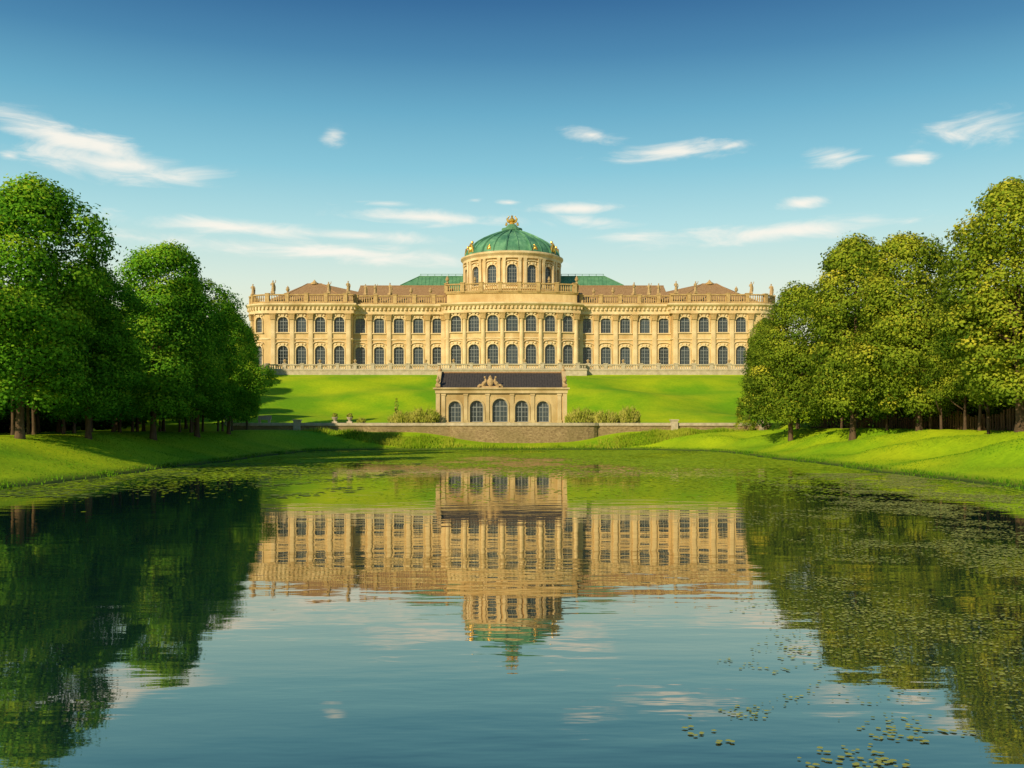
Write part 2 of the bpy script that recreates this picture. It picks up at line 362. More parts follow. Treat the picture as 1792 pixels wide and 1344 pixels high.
mb=MB(); mb.add([(-60.3,246,ZB),(60.3,246,ZB),(60.3,246,31.1),(-60.3,246,31.1)],[(0,1,2,3)]); mb.build('wall',M['stone'],pal,INV)
FPl=[(-60.3,246),(-60.3,228)]+[(-54.3-6*math.cos(t),228-6*math.sin(t)) for t in np.linspace(.15,PI/2-.15,7)]+[(-54.3,222),(-36.2,222),(-36.2,WY),(-15,WY),(-15,YC)]
arcp=[P_c(u,0) for u in np.linspace(-uend,uend,15)]
FP=FPl[:-1]+arcp+[(-x,y) for x,y in FPl[:-1]][::-1]
FP=[(float(a),float(b)) for a,b in FP]
mb=MB(); sweep(mb,FP,[(0.003,ZB),(.35,ZB),(.35,16.3),(.2,16.5),(.003,16.5)]); mb.build('plinth',M['trim'],pal,INV)
mb=MB(); sweep(mb,FP,[(0.003,22.75),(.12,22.8),(.22,22.95),(.22,23.1),(.003,23.2)]); mb.build('string_course',M['trim'],pal,INV)
mb=MB(); sweep(mb,FP,[(-.2,28.75),(.5,28.75),(.5,29.35),(.42,29.4),(.42,30.05),(.7,30.2),(1.15,30.62),(1.15,30.95),(.3,31.12),(-.6,31.12)]);
for x,y,a in walk(FP,.95,.62): mb.obox(x,y,a,.2,.24,29.62,30.18)
mb.build('cornice',M['trim'],pal,INV)
def pil_proto(round_):
    mb=MB(); z0,z1=16.4-ZB,27.5-ZB
    if round_: mb.lathe([(.52,z0),(.52,z0+4),(.44,z1)],10,0,-.05,0,a0=PI,a1=2*PI)
    else:
        mb.box(-.5,.5,-.36,.0,z0,z1); mb.box(-.34,.34,-.42,-.35,z0+.8,z1-.3)
    p=mb.build('pilaster',M['trim'])
    mb=MB(); mb.obox(0,-.2,0,.52,.42,z1,28.72-ZB,1.35); mb.box(-.62,.62,-.6,.02,z1-.15,z1+.02); mb.box(-.78,.78,-.86,.03,28.55-ZB,28.76-ZB)
    for sx in (-1,1): mb.ball((sx*.52,-.62,28.3-ZB),(.2,.14,.22),5)
    c=mb.build('capital',M['ochre'],p)
    mb=MB(); mb.box(-.66,.66,-.56,0.01,z0-.4,z0+.3); mb.box(-.58,.58,-.48,0.01,z0+.3,z0+.55); b=mb.build('base',M['trim'],p)
    return [p,[c,b],False]
PP={0:pil_proto(False),1:pil_proto(True)}
def place_pil(k,x,y,a):
    p,ch,used=PP[k]
    if used:
        g=p.copy(); C.objects.link(g)
        for c in ch: d=c.copy(); C.objects.link(d); d.parent=g
    else: g=p; PP[k][2]=True
    g.location=(x,y,ZB); g.rotation_euler=(0,0,a); g.parent=pal; g.matrix_parent_inverse=INV
for X in (-14.45,-10.6,-6.4,-2.15,2.15,6.4,10.6,14.45):
    u=RA*math.asin(X/RA); x,y=P_c(u,0); place_pil(1,x,y,u/RA)
for sx in (-1,1):
    for X in (-32.45,-28.05,-23.6,-19.2,-15.65): place_pil(0,-sx*X,WY,0)
    for X in (-53.9,-49.6,-45.4,-41.1,-36.9): place_pil(0,-sx*X,222,0)
    t=.95; place_pil(0,sx*(54.3+6*math.sin(t)),228-6*math.cos(t),sx*t)
def balustrade(poly,z0,h,step=.52,piers=4.4,off=0.15,start=.4,pw=.42):
    mb=MB(); sweep(mb,poly,[(off-.3,z0),(off+.3,z0),(off+.3,z0+.3*h/1.9),(off-.3,z0+.3*h/1.9)])
    sweep(mb,poly,[(off-.28,z0+h-.28),(off+.28,z0+h-.28),(off+.32,z0+h),(off-.32,z0+h)])
    for x,y,a in walk(poly,step,off,.2):
        zz=z0+.3*h/1.9; hh=h-.28-.3*h/1.9
        mb.obox(x,y,a,.07,.07,zz,zz+hh*.35,1.9); mb.obox(x,y,a,.135,.135,zz+hh*.35,zz+hh,.45)
    pr=walk(poly,piers,off,start)
    for x,y,a in pr:
        mb.obox(x,y,a,pw,pw,z0+.01,z0+h+.05); mb.obox(x,y,a,pw+.1,pw+.1,z0+h+.05,z0+h+.22)
    return mb,pr
left_poly=FP[:FP.index((-15.0,WY))]+[(-15.4,WY)]
right_poly=[(-x,y) for x,y in left_poly][::-1]
for poly in (left_poly,right_poly):
    mb,pr=balustrade(poly,31.12,1.95); mb.build('balustrade',M['ochre'],pal,INV)
cp=[(-14.7,232.0),(-14.7,YC+.3)]+[P_c(u,.35) for u in np.linspace(-uend*.96,uend*.96,15)]+[(14.7,YC+.3),(14.7,232.0)]
cp=[(float(a),float(b)) for a,b in cp]
mb=MB(); sweep(mb,cp,[(-.4,31.0),(0,31.0),(0,33.0),(.25,33.1),(.35,33.35),(-.4,33.35)])
mb.add([(x,y,33.33) for x,y in cp],[tuple(range(len(cp)))]); mb.build('attic',M['stone'],pal,INV)
mb,pr=balustrade(cp,33.35,2.0,start=1.0,piers=4.25); mb.build('balustrade',M['ochre'],pal,INV)
# roofs
for sx in (-1,1):
    mb=MB(); x0,x1=sx*36.4,sx*14.9
    mb.add([(x0,225.3,31.3),(x1,225.3,31.3),(x1,236,36.9),(x0,236,36.9),(x1,246,31.3),(x0,246,31.3)],[(0,1,2,3),(3,2,4,5)])
    mb.tube([(x0,236,36.95),(x1,236,36.95)],.13,6)
    roof=mb.build('roof',M['tile'],pal,INV)
    mb=MB(); a,b=sx*59.4,sx*31.0; r0,r1=sx*48.6,sx*45.2
    zz=31.3; zt=37.1
    mb.add([(a,228,zz),(sx*54.6,223.0,zz),(sx*36.6,223.0,zz),(b,229.5,33.6),(b,244,33.2),(a,246,zz),(r0,233.5,zt),(r1,233.5,zt)],[(0,1,6),(1,2,7,6),(2,3,7),(3,4,7),(4,5,6,7),(5,0,6)])
    for p,q_ in (((sx*54.6,223.0,zz),(r0,233.5,zt)),((sx*36.6,223.0,zz),(r1,233.5,zt)),((r0,233.5,zt),(r1,233.5,zt))): mb.tube([p,q_],.12,5)
    roof=mb.build('roof',M['tile'],pal,INV)
    m2=MB(); m2.lathe([(.9,0),(.9,.4),(.6,.5),(.35,.8),(0.001,1.2)],10,sx*46.9,233.5,36.9); m2.build('roof_finial',M['ochre'],roof,smooth=False)
    mb=MB(); a,b=sx*26.9,sx*8
    mb.add([(a,237,37.2),(b,237,37.2),(b,239.5,39.7),(sx*22.6,239.5,39.7),(b,243,39.7),(sx*22.6,243,39.7),(a,246,37.2),(b,246,37.2)],[(0,1,2,3),(3,2,4,5),(5,4,7,6),(0,3,5,6)])
    mb.add([(a,237,31.5),(b,237,31.5),(b,237,37.2),(a,237,37.2),(a,246,31.5),(a,246,37.2)],[(0,1,2,3),(0,3,5,4)])
    for i in range(16):
        x=sx*(9+i*.92)
        mb.tube([(x,237,37.22),(x,239.5,39.74)],.06,4)
    mb.tube([(sx*22.6,239.5,39.75),(b,239.5,39.75)],.16,6); mb.tube([(sx*22.6,239.5,39.75),(a,237,37.25)],.12,6)
    roof=mb.build('roof',M['copper_dark'],pal,INV)
    m2=MB()
    for k in range(7): m2.obox(sx*(12+k*1.7),239.5,0,.06,.06,39.8,40.3)
    m2.tube([(sx*22.4,239.5,40.3),(b,239.5,40.3)],.05,5); m2.build('ridge_railing',M['copper'],roof)
# drum and dome
DC=(0,238.0); RD=11.4
P_d=lambda u,off:(DC[0]+(RD-off)*math.sin(u/RD),DC[1]-(RD-off)*math.cos(u/RD))
mb=MB(); st=2*PI/15*RD; bs=[(k*st,2.3,[(36.1,4.6,1.1)]) for k in range(-7,8)]
facade(mb,P_d,-PI*RD,PI*RD,33.0,42.4,bs,.5,1.2); drum=mb.build('drum',M['stone'],pal,INV)
for u,wd,ops in bs:
    if abs(u/RD)>1.75: continue
    x,y=P_d(u,0); place_window(wd,4.6,1.1,x,y,36.1,u/RD,pal,INV)
for k in range(-5,5):
    a=(k+.5)*2*PI/15
    mb=MB()
    for d in (-.055,.055):
        xx,yy=DC[0]+(RD+.1)*math.sin(a+d),DC[1]-(RD+.1)*math.cos(a+d)
        mb.obox(xx,yy,a,.34,.3,35.4,41.4); mb.obox(xx,yy,a,.32,.32,41.4,42.1,1.35)
    mb.build('drum_pilaster',M['trim'],pal,INV)
mb=MB(); mb.lathe([(RD+.0,34.9),(RD+.5,35.0),(RD+.5,35.3),(RD+.01,35.4)],60,*DC); mb.lathe([(RD-.2,42.05),(RD+.5,42.1),(RD+.5,42.6),(RD+.6,42.75),(RD+1.0,43.2),(RD+1.0,43.5),(RD+.3,43.8),(RD-.5,43.85)],60,*DC)
mb.build('drum_cornice',M['trim'],pal,INV)
dp=[(11.35,43.8),(11.3,44.1),(10.9,45.0),(10.0,46.1),(8.7,47.2),(7.1,48.15),(5.4,48.95),(3.8,49.6),(2.6,50.05),(2.2,50.25)]
mb=MB(); mb.lathe(dp,60,*DC)
for k in range(24):
    a=2*PI*(k+.5)/24; mb.tube([(DC[0]+(r+.05)*math.cos(a),DC[1]+(r+.05)*math.sin(a),z+.05) for r,z in dp],.30 if k%2 else .15,5)
dome=mb.build('dome',M['copper'],pal,INV)
mb=MB(); mb.lathe([(2.2,50.1),(2.5,50.5),(2.5,51.0),(1.7,51.2),(1.2,51.7),(1.0,52.0)],16,*DC); mb.build('dome_cap',M['copper_dark'],dome,None)
mb=MB(); cx,cy=DC; z=51.9
mb.lathe([(.9,0),(.95,.15),(.5,.3),(.4,.7),(.75,1.0),(.8,1.35),(.35,1.7),(.2,2.0),(.28,2.2),(.001,2.5)],10,cx,cy,z)
for sx in (-1,1):
    mb.tube([(cx+sx*.3,cy,z+.5),(cx+sx*.95,cy-.1,z+.9),(cx+sx*1.15,cy-.1,z+1.5),(cx+sx*.8,cy-.1,z+1.9)],[.2,.3,.25,.12],6); mb.ball((cx+sx*.75,cy-.1,z+2.05),.18,6)
    mb.tube([(cx+sx*1.5,cy,z-.1),(cx+sx*1.3,cy,z+.35),(cx+sx*1.45,cy,z+.7)],[.25,.28,.1],6)
mb.build('finial',M['gold'],dome,None)
for a in (-1.05,1.05,-.5,.5,1.7,-1.7):
    mb=MB(); r=11.2; k=1.25 if abs(a)>.6 else .6
    def q(da,dz,dr=0): return (DC[0]+(r+dr)*math.sin(a+da*k),DC[1]-(r+dr)*math.cos(a+da*k),44.2+dz*k)
    mb.tube([q(-.07,0),q(-.06,.8),q(-.03,1.4),q(0,1.6),q(.03,1.4),q(.06,.8),q(.07,0)],[.16*k,.2*k,.2*k,.26*k,.2*k,.2*k,.16*k],6)
    mb.ball(q(0,.7,-.1),(.45*k,.4*k,.6*k),6); mb.ball(q(0,2.0,-.4),(.25*k,.25*k,.35*k),6)
    mb.build('gilded_ornament',M['gold'],dome,None)
def statue_mesh(arm):
    mb=MB(); mb.box(-.42,.42,-.42,.42,0,.5)
    mb.lathe([(.40,.5),(.36,.9),(.30,1.5),(.27,1.9),(.36,2.25),(.30,2.5),(.11,2.62),(.1,2.7)],9,0,0,0,1,.8)
    mb.ball((0.02,-.03,2.86),(.17,.18,.21),6)
    mb.tube([(-.33,0,2.42),(-.5,-.1,2.0),(-.3,-.35,1.8)],[.11,.09,.07],5)
    if arm: mb.tube([(.33,0,2.42),(.6,-.05,2.65),(.7,-.1,3.1)],[.11,.09,.07],5)
    else: mb.tube([(.33,0,2.42),(.55,-.05,2.0),(.5,-.2,1.55)],[.11,.09,.07],5)
    mb.tube([(.25,.2,2.4),(.38,.3,1.6),(.3,.3,.6)],[.1,.2,.22],5)
    return mb
SP=[statue_mesh(0).build('statue',M['statue'],pal,INV),statue_mesh(1).build('statue',M['statue'],pal,INV)]
um=MB(); um.box(-.35,.35,-.35,.35,0,.2); um.lathe([(.2,.2),(.14,.4),(.4,.75),(.5,1.1),(.3,1.3),(.42,1.4),(.2,1.6),(.1,1.85),(.001,1.95)],10)
UP=um.build('urn',M['statue'],pal,INV); used={0:0,1:0,2:0}
def put(k,x,y,z,s=1):
    pr=[SP[0],SP[1],UP][k]; o=pr
    if used[k]:
        o=pr.copy(); C.objects.link(o)
    used[k]=1
    o.location=(x,y,z); o.rotation_euler=(0,0,rnd.uniform(-.6,.6)); o.scale=(s,s,s)
for sx in (-1,1):
    for i,(X,y) in enumerate([(-59.6,226.2),(-54.0,222.1),(-50.6,221.9),(-41.4,221.9),(-37.0,221.9)]): put(i%2 if i!=2 else 2,sx*-X,y,33.2,rnd.uniform(.85,1.0))
    for i,X in enumerate((-33.4,-31.2,-27.8,-23.0,-18.6)): put((0,1,0,2,2)[i],sx*-X,WY-.15,33.2,rnd.uniform(.8,.95))
    put(2,sx*14.6,YC,35.5,.9); put(2,sx*8.3,220.3,35.5,.7)
# ------------------------------------------------------------------ terrace in front of the palace
tl=(0,212,14.2); ter=empty('terrace_wall',tl); TI=Matrix.Translation((-tl[0],-tl[1],-tl[2]))
tag(ter,'long pale stone terrace wall with balusters across the foot of the palace','wall')
tp=[(-56.5,222.0),(-56.5,211.7),(-16.0,211.7),(-16.0,210.2),(16.0,210.2),(16.0,211.7),(56.5,211.7),(56.5,222.0)]
mb=MB(); sweep(mb,tp,[(-.9,13.0),(0,13.0),(0,15.2),(.12,15.25),(.12,15.5),(-.9,15.5)]); mb.build('retaining_wall',M['pale'],ter,TI)
mb,pr=balustrade(tp,15.5,1.15,step=.5,piers=3.8,off=-.35,start=1.9,pw=.36); mb.build('balustrade',M['pale'],ter,TI)
for i,(x,y,a) in enumerate(pr):
    if i%2==0 and y<213:
        m2=MB(); m2.lathe([(.22,0),(.14,.12),(.34,.5),(.38,.62),(.15,.75),(.001,.95)],8,x,y,16.87); m2.build('urn',M['statue'],ter,TI)
# ------------------------------------------------------------------ garden pavilion
gx0,gx1,gy=-11.6,8.37,150.0; gz=3.8; gp=(-1.6,gy,gz); gar=empty('garden_pavilion',gp); GI=Matrix.Translation((-gp[0],-gp[1],-gp[2]))
tag(gar,'small stone garden pavilion with dark roof and five arched windows below the palace','pavilion')
P,l,a=line((gx0+.6,gy),(gx1-.6,gy)); mb=MB(); bs=[]
for px,wd,hh in ((796,1.95,3.2),(834,2.05,3.3),(875,2.35,3.6),(913,2.05,3.3),(950,1.9,3.2)): bs.append((X_(px,gy)-gx0-.6,wd,[(gz+.15,hh,wd/2)]))
facade(mb,P,0,l,gz-.5,9.0,bs,.4)
mb.add([(gx0+.6,gy+9,gz-.5),(gx1-.6,gy+9,gz-.5),(gx1-.6,gy+9,9),(gx0+.6,gy+9,9)],[(0,1,2,3)])
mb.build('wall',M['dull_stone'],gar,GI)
for u,wd,ops in bs:
    x,y=P(u,0); g=place_window(wd,ops[0][1],wd/2,x,y,ops[0][0],0,gar,GI,hood=False)
for xa,xb in ((gx0,gx0+.62),(gx1-.62,gx1)):
    mb=MB(); pr_=[(gy-.25,gz-.5),(gy-.25,9.0),(gy+.1,9.4),(gy+1.2,10.3),(gy+3.6,11.9),(gy+5.4,11.9),(gy+7.8,10.3),(gy+9.2,9.2),(gy+9.2,gz-.5)]
    n=len(pr_); mb.add([(xa,y,z) for y,z in pr_]+[(xb,y,z) for y,z in pr_],[tuple(range(n)),tuple(range(n,2*n))]+[(i,(i+1)%n,(i+1)%n+n,i+n) for i in range(n)])
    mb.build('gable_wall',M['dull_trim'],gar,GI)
    cxx=(xa+xb)/2; m2=MB(); m2.box(cxx-.36,cxx+.36,gy-.4,gy+.35,9.35,9.75); m2.lathe([(.18,0),(.12,.15),(.3,.45),(.34,.7),(.15,.85),(.22,.95),(.001,1.3)],10,cxx,gy,9.75); m2.build('urn',M['statue'],gar,GI)
    m2=MB(); m2.ball((cxx,gy+4.2,12.05),(.36,.45,.36),6); m2.lathe([(.22,0),(.11,.15),(.18,.35),(.001,.65)],8,cxx,gy+4.2,12.25); m2.build('urn',M['statue'],gar,GI)
for X in (gx0+1.15,X_(815,gy),X_(853,gy),X_(896,gy),X_(932,gy),gx1-1.15):
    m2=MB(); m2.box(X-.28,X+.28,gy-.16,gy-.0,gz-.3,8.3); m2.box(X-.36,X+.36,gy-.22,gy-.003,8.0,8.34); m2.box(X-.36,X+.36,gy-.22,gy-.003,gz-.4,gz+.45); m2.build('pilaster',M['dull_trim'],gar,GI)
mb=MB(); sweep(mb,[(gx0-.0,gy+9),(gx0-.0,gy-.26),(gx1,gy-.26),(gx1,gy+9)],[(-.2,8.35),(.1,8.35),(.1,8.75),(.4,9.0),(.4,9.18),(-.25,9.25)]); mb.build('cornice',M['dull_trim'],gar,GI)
mb=MB(); xa,xb=gx0+.64,gx1-.64
mb.add([(xa,gy-.1,9.22),(xb,gy-.1,9.22),(xb,gy+4.5,11.7),(xa,gy+4.5,11.7),(xb,gy+9,9.2),(xa,gy+9,9.2)],[(0,1,2,3),(3,2,4,5)])
for i in range(46):
    x=xa+.3+(xb-xa-.6)*i/45; mb.tube([(x,gy-.1,9.23),(x,gy+4.5,11.71)],.035,4)
roof=mb.build('roof',M['slate'],gar,GI)
m2=MB(); m2.tube([(xa,gy+4.5,11.75),(xb,gy+4.5,11.75)],.16,6); m2.build('roof_ridge',M['tile'],roof,None)
mb=MB(); cx=X_(858,gy); cy=gy-.1
mb.box(cx-1.3,cx+1.3,cy-.3,cy+.4,9.15,9.45); mb.ball((cx,cy-.15,10.05),(.5,.26,.65),8); mb.lathe([(.25,0),(.34,.16),(.16,.3),(.001,.55)],8,cx,cy,10.6)
for sx in (-1,1):
    mb.tube([(cx+sx*1.2,cy,9.45),(cx+sx*.95,cy-.1,9.85),(cx+sx*.65,cy-.1,10.2),(cx+sx*.75,cy-.1,10.6)],[.26,.32,.25,.1],7); mb.ball((cx+sx*.82,cy-.1,10.78),.17,6)
    mb.tube([(cx+sx*1.9,cy,9.3),(cx+sx*1.6,cy-.1,9.55),(cx+sx*1.1,cy-.1,9.6)],[.16,.22,.16],6)
mb.build('crest',M['statue'],gar,GI)
# ------------------------------------------------------------------ lower retaining wall
ql=(-2,147,0.5); low=empty('retaining_wall',ql); QI=Matrix.Translation((-ql[0],-ql[1],-ql[2]))
tag(low,'brown rubble retaining wall with pale coping between the pond and the pavilion','wall')
mb=MB(); qp=[(-43,147),(-9.4,147)]+[(1.7+11.1*math.sin(t),147-2.1*math.cos(t)-.02) for t in np.linspace(-1.45,1.45,15)]+[(12.8,147),(39,147)]
qp=[(float(x),float(y)) for x,y in qp]
sweep(mb,qp,[(-.9,.2),(0,.2),(-.05,3.4),(-.9,3.4)]); mb.build('wall',M['rubble'],low,QI)
mb=MB(); sweep(mb,qp,[(-1.0,3.4),(.14,3.4),(.14,3.8),(-1.0,3.83)]); mb.build('coping',M['pale'],low,QI)
mb=MB(); mb.add([(x,y+.85,3.78) for x,y in qp[2:-2]]+[(12.6,148.2,3.78),(-9.2,148.2,3.78)],[tuple(range(len(qp[2:-2])+2))]); mb.build('landing',M['pale'],low,QI)
for px in (400,520,1180,1335):
    X=X_(px,147); hz=4.6 if px in (400,1335) else 4.15
    m2=MB(); m2.box(X-.5,X+.5,146.6,147.6,1.2,hz); m2.box(X-.62,X+.62,146.48,147.72,hz,hz+.18)
    if hz>4.5: m2.ball((X,147.1,hz+.5),.38,7)
    m2.build('pier',M['pale'],low,QI)
bx=X_(464,149); b=empty('stone_bench',(bx,148.6,3.8)); tag(b,'pale stone bench on the terrace left of the pavilion','bench')
m2=MB(); m2.box(-1.0,1.0,-.3,.3,.5,.66); m2.build('seat',M['pale'],b)
for sx in (-1,1): m2=MB(); m2.box(sx*.72-.16,sx*.72+.16,-.24,.24,0,.5); m2.build('leg',M['pale'],b)
m2=MB(); m2.box(-1.0,1.0,.22,.36,.66,1.15); m2.build('backrest',M['pale'],b)
# ------------------------------------------------------------------ foliage
def leaf_obj_mesh(name,c,gn,sn,size,tone,rng,mat):
    n=len(c); r=rng.normal(size=(n,3)); a=np.cross(gn,r); a/=np.linalg.norm(a,axis=1,keepdims=True)+1e-9
    b=np.cross(gn,a); s=size[:,None]
    co=np.stack([c-a*s*.5,c-b*s*.34+gn*s*.08,c+a*s*.5,c+b*s*.34+gn*s*.08],1).reshape(-1,3)
    me=np_mesh(name,co,np.arange(n*4).reshape(n,4),4,mat)
    at=me.attributes.new('tone','FLOAT','POINT'); at.data.foreach_set('value',np.repeat(tone,4).astype(np.float32))
    nn=np.repeat(sn,4,axis=0); me.polygons.foreach_set('use_smooth',np.ones(n,dtype=bool))
    me.normals_split_custom_set_from_vertices(nn.tolist()); return me
def unit(v): return v/(np.linalg.norm(v,axis=1,keepdims=True)+1e-9)
def gen_crown(name,seed,r=5.0,z0=1.8,z1=18.0,ncl=205,per=290,leaf=(.15,.30),mat='leaf_green',cr=(.75,2.5),wide=.44,low=.92,power=.44,irr=2.2,up=.1,drop=.06):
    rng=np.random.default_rng(seed); p1,p2,p3=rng.uniform(0,6.28,3)
    C_=[];G=[];N_=[];Sz=[];T=[]
    strat=rng.permutation(ncl); tilt=rng.uniform(-.6,.6,2)*irr
    bo=[(rng.uniform(0,2*PI),rng.uniform(.08,.97),rng.uniform(.10,.24)*irr,rng.uniform(.3,.55)) for _ in range(15)]
    for i in range(ncl):
        inner=i>ncl*.86
        if not inner and rng.uniform()<drop: continue
        t=(strat[i]+rng.uniform())/ncl
        rp=(max(1-((t-wide)/(1-wide))**2,0))**power if t>wide else low+(1-low)*math.sin(t/wide*PI/2)
        a=strat[i]*2.39996+rng.uniform(-.5,.5); g=.97+.07*math.sin(2*a+p1+2*t)+.07*math.sin(3*a+p2+5*t)
        for ba,bt,bs_,bw in bo:
            da=(a-ba+PI)%(2*PI)-PI; g+=bs_*math.exp(-(da/bw)**2-((t-bt)/.09)**2)-.010*irr
        rp*=max(g,.5)
        R_=(cr[0]+(cr[1]-cr[0])*rng.uniform()**1.7)*(1-.1*t)*(r/5)
        rr=max(rp*r-R_*.64,0)*(rng.uniform(.2,.6) if inner else rng.uniform(.78,1.06))
        c=np.array([rr*math.cos(a)+tilt[0]*t*r*.2,rr*math.sin(a)+tilt[1]*t*r*.2,z0+R_*.5+t*(z1-z0-R_*1.2)])
        m=int(per*(R_/(1.35*r/5))**1.75*(.45 if inner else 1))
        d=unit(rng.normal(size=(m,3))); out=np.array([math.cos(a),math.sin(a),.45]); out/=np.linalg.norm(out)
        flip=(d@out)<-.25; d[flip]*=-1
        lum=1+.18*np.sin(d[:,0]*5+i)*np.sin(d[:,2]*5+2*i)+.14*np.sin(d[:,1]*9+i)*np.sin(d[:,2]*10)
        pos=c+d*(R_*rng.uniform(.62,1.13,m)*lum)[:,None]*np.array([1,1,.72])
        C_.append(pos); G.append(unit(d*.9+rng.normal(size=(m,3))*.5+np.array([0,0,.3])))
        N_.append(unit(d*1.0+out*.2+np.array([0,0,up])+rng.normal(size=(m,3))*.22)); Sz.append(rng.uniform(*leaf,m)); T.append(np.clip(.42+rng.normal()*.13+rng.normal(size=m)*.08+.25*d[:,2],0,1))  # leaf tone raised on clump tops, light from above put into the colour
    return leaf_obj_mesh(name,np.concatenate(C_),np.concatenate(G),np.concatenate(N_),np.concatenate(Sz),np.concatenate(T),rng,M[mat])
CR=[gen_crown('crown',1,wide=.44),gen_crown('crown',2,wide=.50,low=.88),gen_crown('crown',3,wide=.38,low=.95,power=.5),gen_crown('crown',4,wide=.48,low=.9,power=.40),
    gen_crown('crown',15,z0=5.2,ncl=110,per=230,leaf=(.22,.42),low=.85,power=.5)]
def trunk_mesh(seed):
    rr=random.Random(seed); mb=MB(); bx=rr.uniform(-.3,.3)
    mb.tube([(0,0,-.4),(0,0,.1),(0.02,0,.8),(bx*.3,0.05,3),(bx,.1,8),(bx*1.2,.1,14)],[.42,.32,.25,.22,.16,.06],9)
    for k in range(9):
        z=rr.uniform(2.6,9); a=rr.uniform(0,6.28); L_=rr.uniform(2,3.6)
        mb.tube([(bx*z/9,.05,z),(math.cos(a)*L_*.5,math.sin(a)*L_*.5,z+1.1),(math.cos(a)*L_,math.sin(a)*L_,z+2.6)],[.13,.09,.04],6)
    me=bpy.data.meshes.new('trunk'); me.from_pydata(mb.v,[],mb.f); me.update(); me.shade_smooth(); me.materials.append(M['bark']); return me
TR=[trunk_mesh(k) for k in range(4)]
def tree(x,y,top,r,k,mat,label,group=None,rot=None):
    z=h1(x,y)-.05; o=empty('tree',(x,y,z),rnd.uniform(0,6.28) if rot is None else rot)
    hs=(top-z)/18.0; o.scale=(r/5.0,r/5.0,hs); tag(o,label,'tree',group)
    t=bpy.data.objects.new('trunk',TR[k%4]); C.objects.link(t); t.parent=o
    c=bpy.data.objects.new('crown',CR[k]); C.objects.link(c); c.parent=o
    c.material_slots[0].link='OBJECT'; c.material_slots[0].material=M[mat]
    return o
def ptree(px,top,D,rpx,k,mat,label,rot=None): tree(X_(px,D),D,Z_(top,D),rpx*D/F,k,mat,label,rot=rot)
ptree(35,306,72,144,0,'leaf_green','tallest green tree at the left edge of the photo')
ptree(155,462,79,100,2,'leaf_green','shorter green tree tucked beside the tallest tree on the left bank')
ptree(268,424,94,106,1,'leaf_green','rounded dark green tree second tallest of the left row')
ptree(345,482,106,88,3,'leaf_green','dark green tree third from the palace end of the left row')
ptree(400,543,122,62,0,'leaf_green','small looking dark green tree second from the palace end of the left row')
ptree(432,566,146,34,2,'leaf_green','slim far tree touching the left end of the palace')
ptree(1785,308,72,150,3,'leaf_warm','tall yellow green tree at the right edge of the photo')
ptree(1610,404,92,106,1,'leaf_warm','rounded yellow green tree next to the tall tree on the right bank')
ptree(1492,408,100,108,0,'leaf_warm','broad yellow green tree in the middle of the right row')
ptree(1384,494,116,86,2,'leaf_warm','shorter yellow green tree near the palace end of the right row')
ptree(1340,556,140,46,3,'leaf_warm','slim yellow green tree hiding the right end of the palace')
for sx,mat,side in ((-1,'leaf_green','left'),(1,'leaf_warm','right')):
    for row,(xx,st,ha,hb,ra_,rb_) in enumerate(((38.6,3.1,9.0,12.0,2.6,3.2),(44.5,7.0,12.0,15.0,3.8,4.6),(51,8.0,12,15,3.8,4.6))):
        D=72+row*3
        while D<(138 if row==0 else 205):
            x=sx*(xx+rnd.uniform(-.9,.9)+max(0,(D-135))*.32)
            tree(x,D+rnd.uniform(-.9,.9),h1(x,D)+rnd.uniform(ha,hb),rnd.uniform(ra_,rb_),4 if row==0 else rnd.choice((0,1,2,3)),mat,'tree in the shaded rows behind the front trees of the %s bank'%side,'trees behind the %s row'%side)
            D+=st+rnd.uniform(-.6,.8)+ (2 if D>140 else 0)
rng=np.random.default_rng(77)
for sx in (-1,1):
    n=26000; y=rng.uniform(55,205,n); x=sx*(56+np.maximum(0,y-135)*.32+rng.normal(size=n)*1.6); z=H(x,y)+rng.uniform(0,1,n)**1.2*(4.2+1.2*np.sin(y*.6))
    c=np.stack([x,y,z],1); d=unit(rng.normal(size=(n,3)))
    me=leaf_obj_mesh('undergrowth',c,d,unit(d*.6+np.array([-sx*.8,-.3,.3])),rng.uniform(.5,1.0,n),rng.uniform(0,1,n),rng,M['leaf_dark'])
    o=bpy.data.objects.new('undergrowth',me); C.objects.link(o); tag(o,'dark undergrowth added behind the tree trunks on the %s bank to block horizon light'%('left' if sx<0 else 'right'),'undergrowth',kind='stuff')  # added leaf screen, coloured dark for the shade between trunks, blocks horizon light
def blade_mesh(name,pos,tip,wd,tone,mat,jit=.25):
    n=len(pos); a=rng.uniform(0,2*PI,n); sg=np.where(-.5*np.sin(a)+.85*np.cos(a)<0,-1.0,1.0); t=np.stack([np.cos(a)*sg,np.sin(a)*sg,np.zeros(n)],1)
    co=np.stack([pos-t*wd[:,None],pos+t*wd[:,None],tip],1).reshape(-1,3)
    me=np_mesh(name,co,np.arange(n*3).reshape(n,3),3,M[mat]); at=me.attributes.new('tone','FLOAT','POINT'); at.data.foreach_set('value',np.repeat(tone,3).astype(np.float32))
    nn=unit(np.repeat(np.array([0,0,1.0])+rng.normal(size=(n,3))*jit+np.array([-.25,-.4,0]),3,axis=0)); me.polygons.foreach_set('use_smooth',np.ones(n,dtype=bool)); me.normals_split_custom_set_from_vertices(nn.tolist())
    return me
def blades(name,pos,hh,wd,tone,mat,label,cat,lean=.35):
    n=len(pos); l=rng.normal(size=(n,3))*lean; l[:,2]=1
    o=bpy.data.objects.new(name,blade_mesh(name,pos,pos+l*hh[:,None],wd,tone,mat)); C.objects.link(o); tag(o,label,cat,kind='stuff')
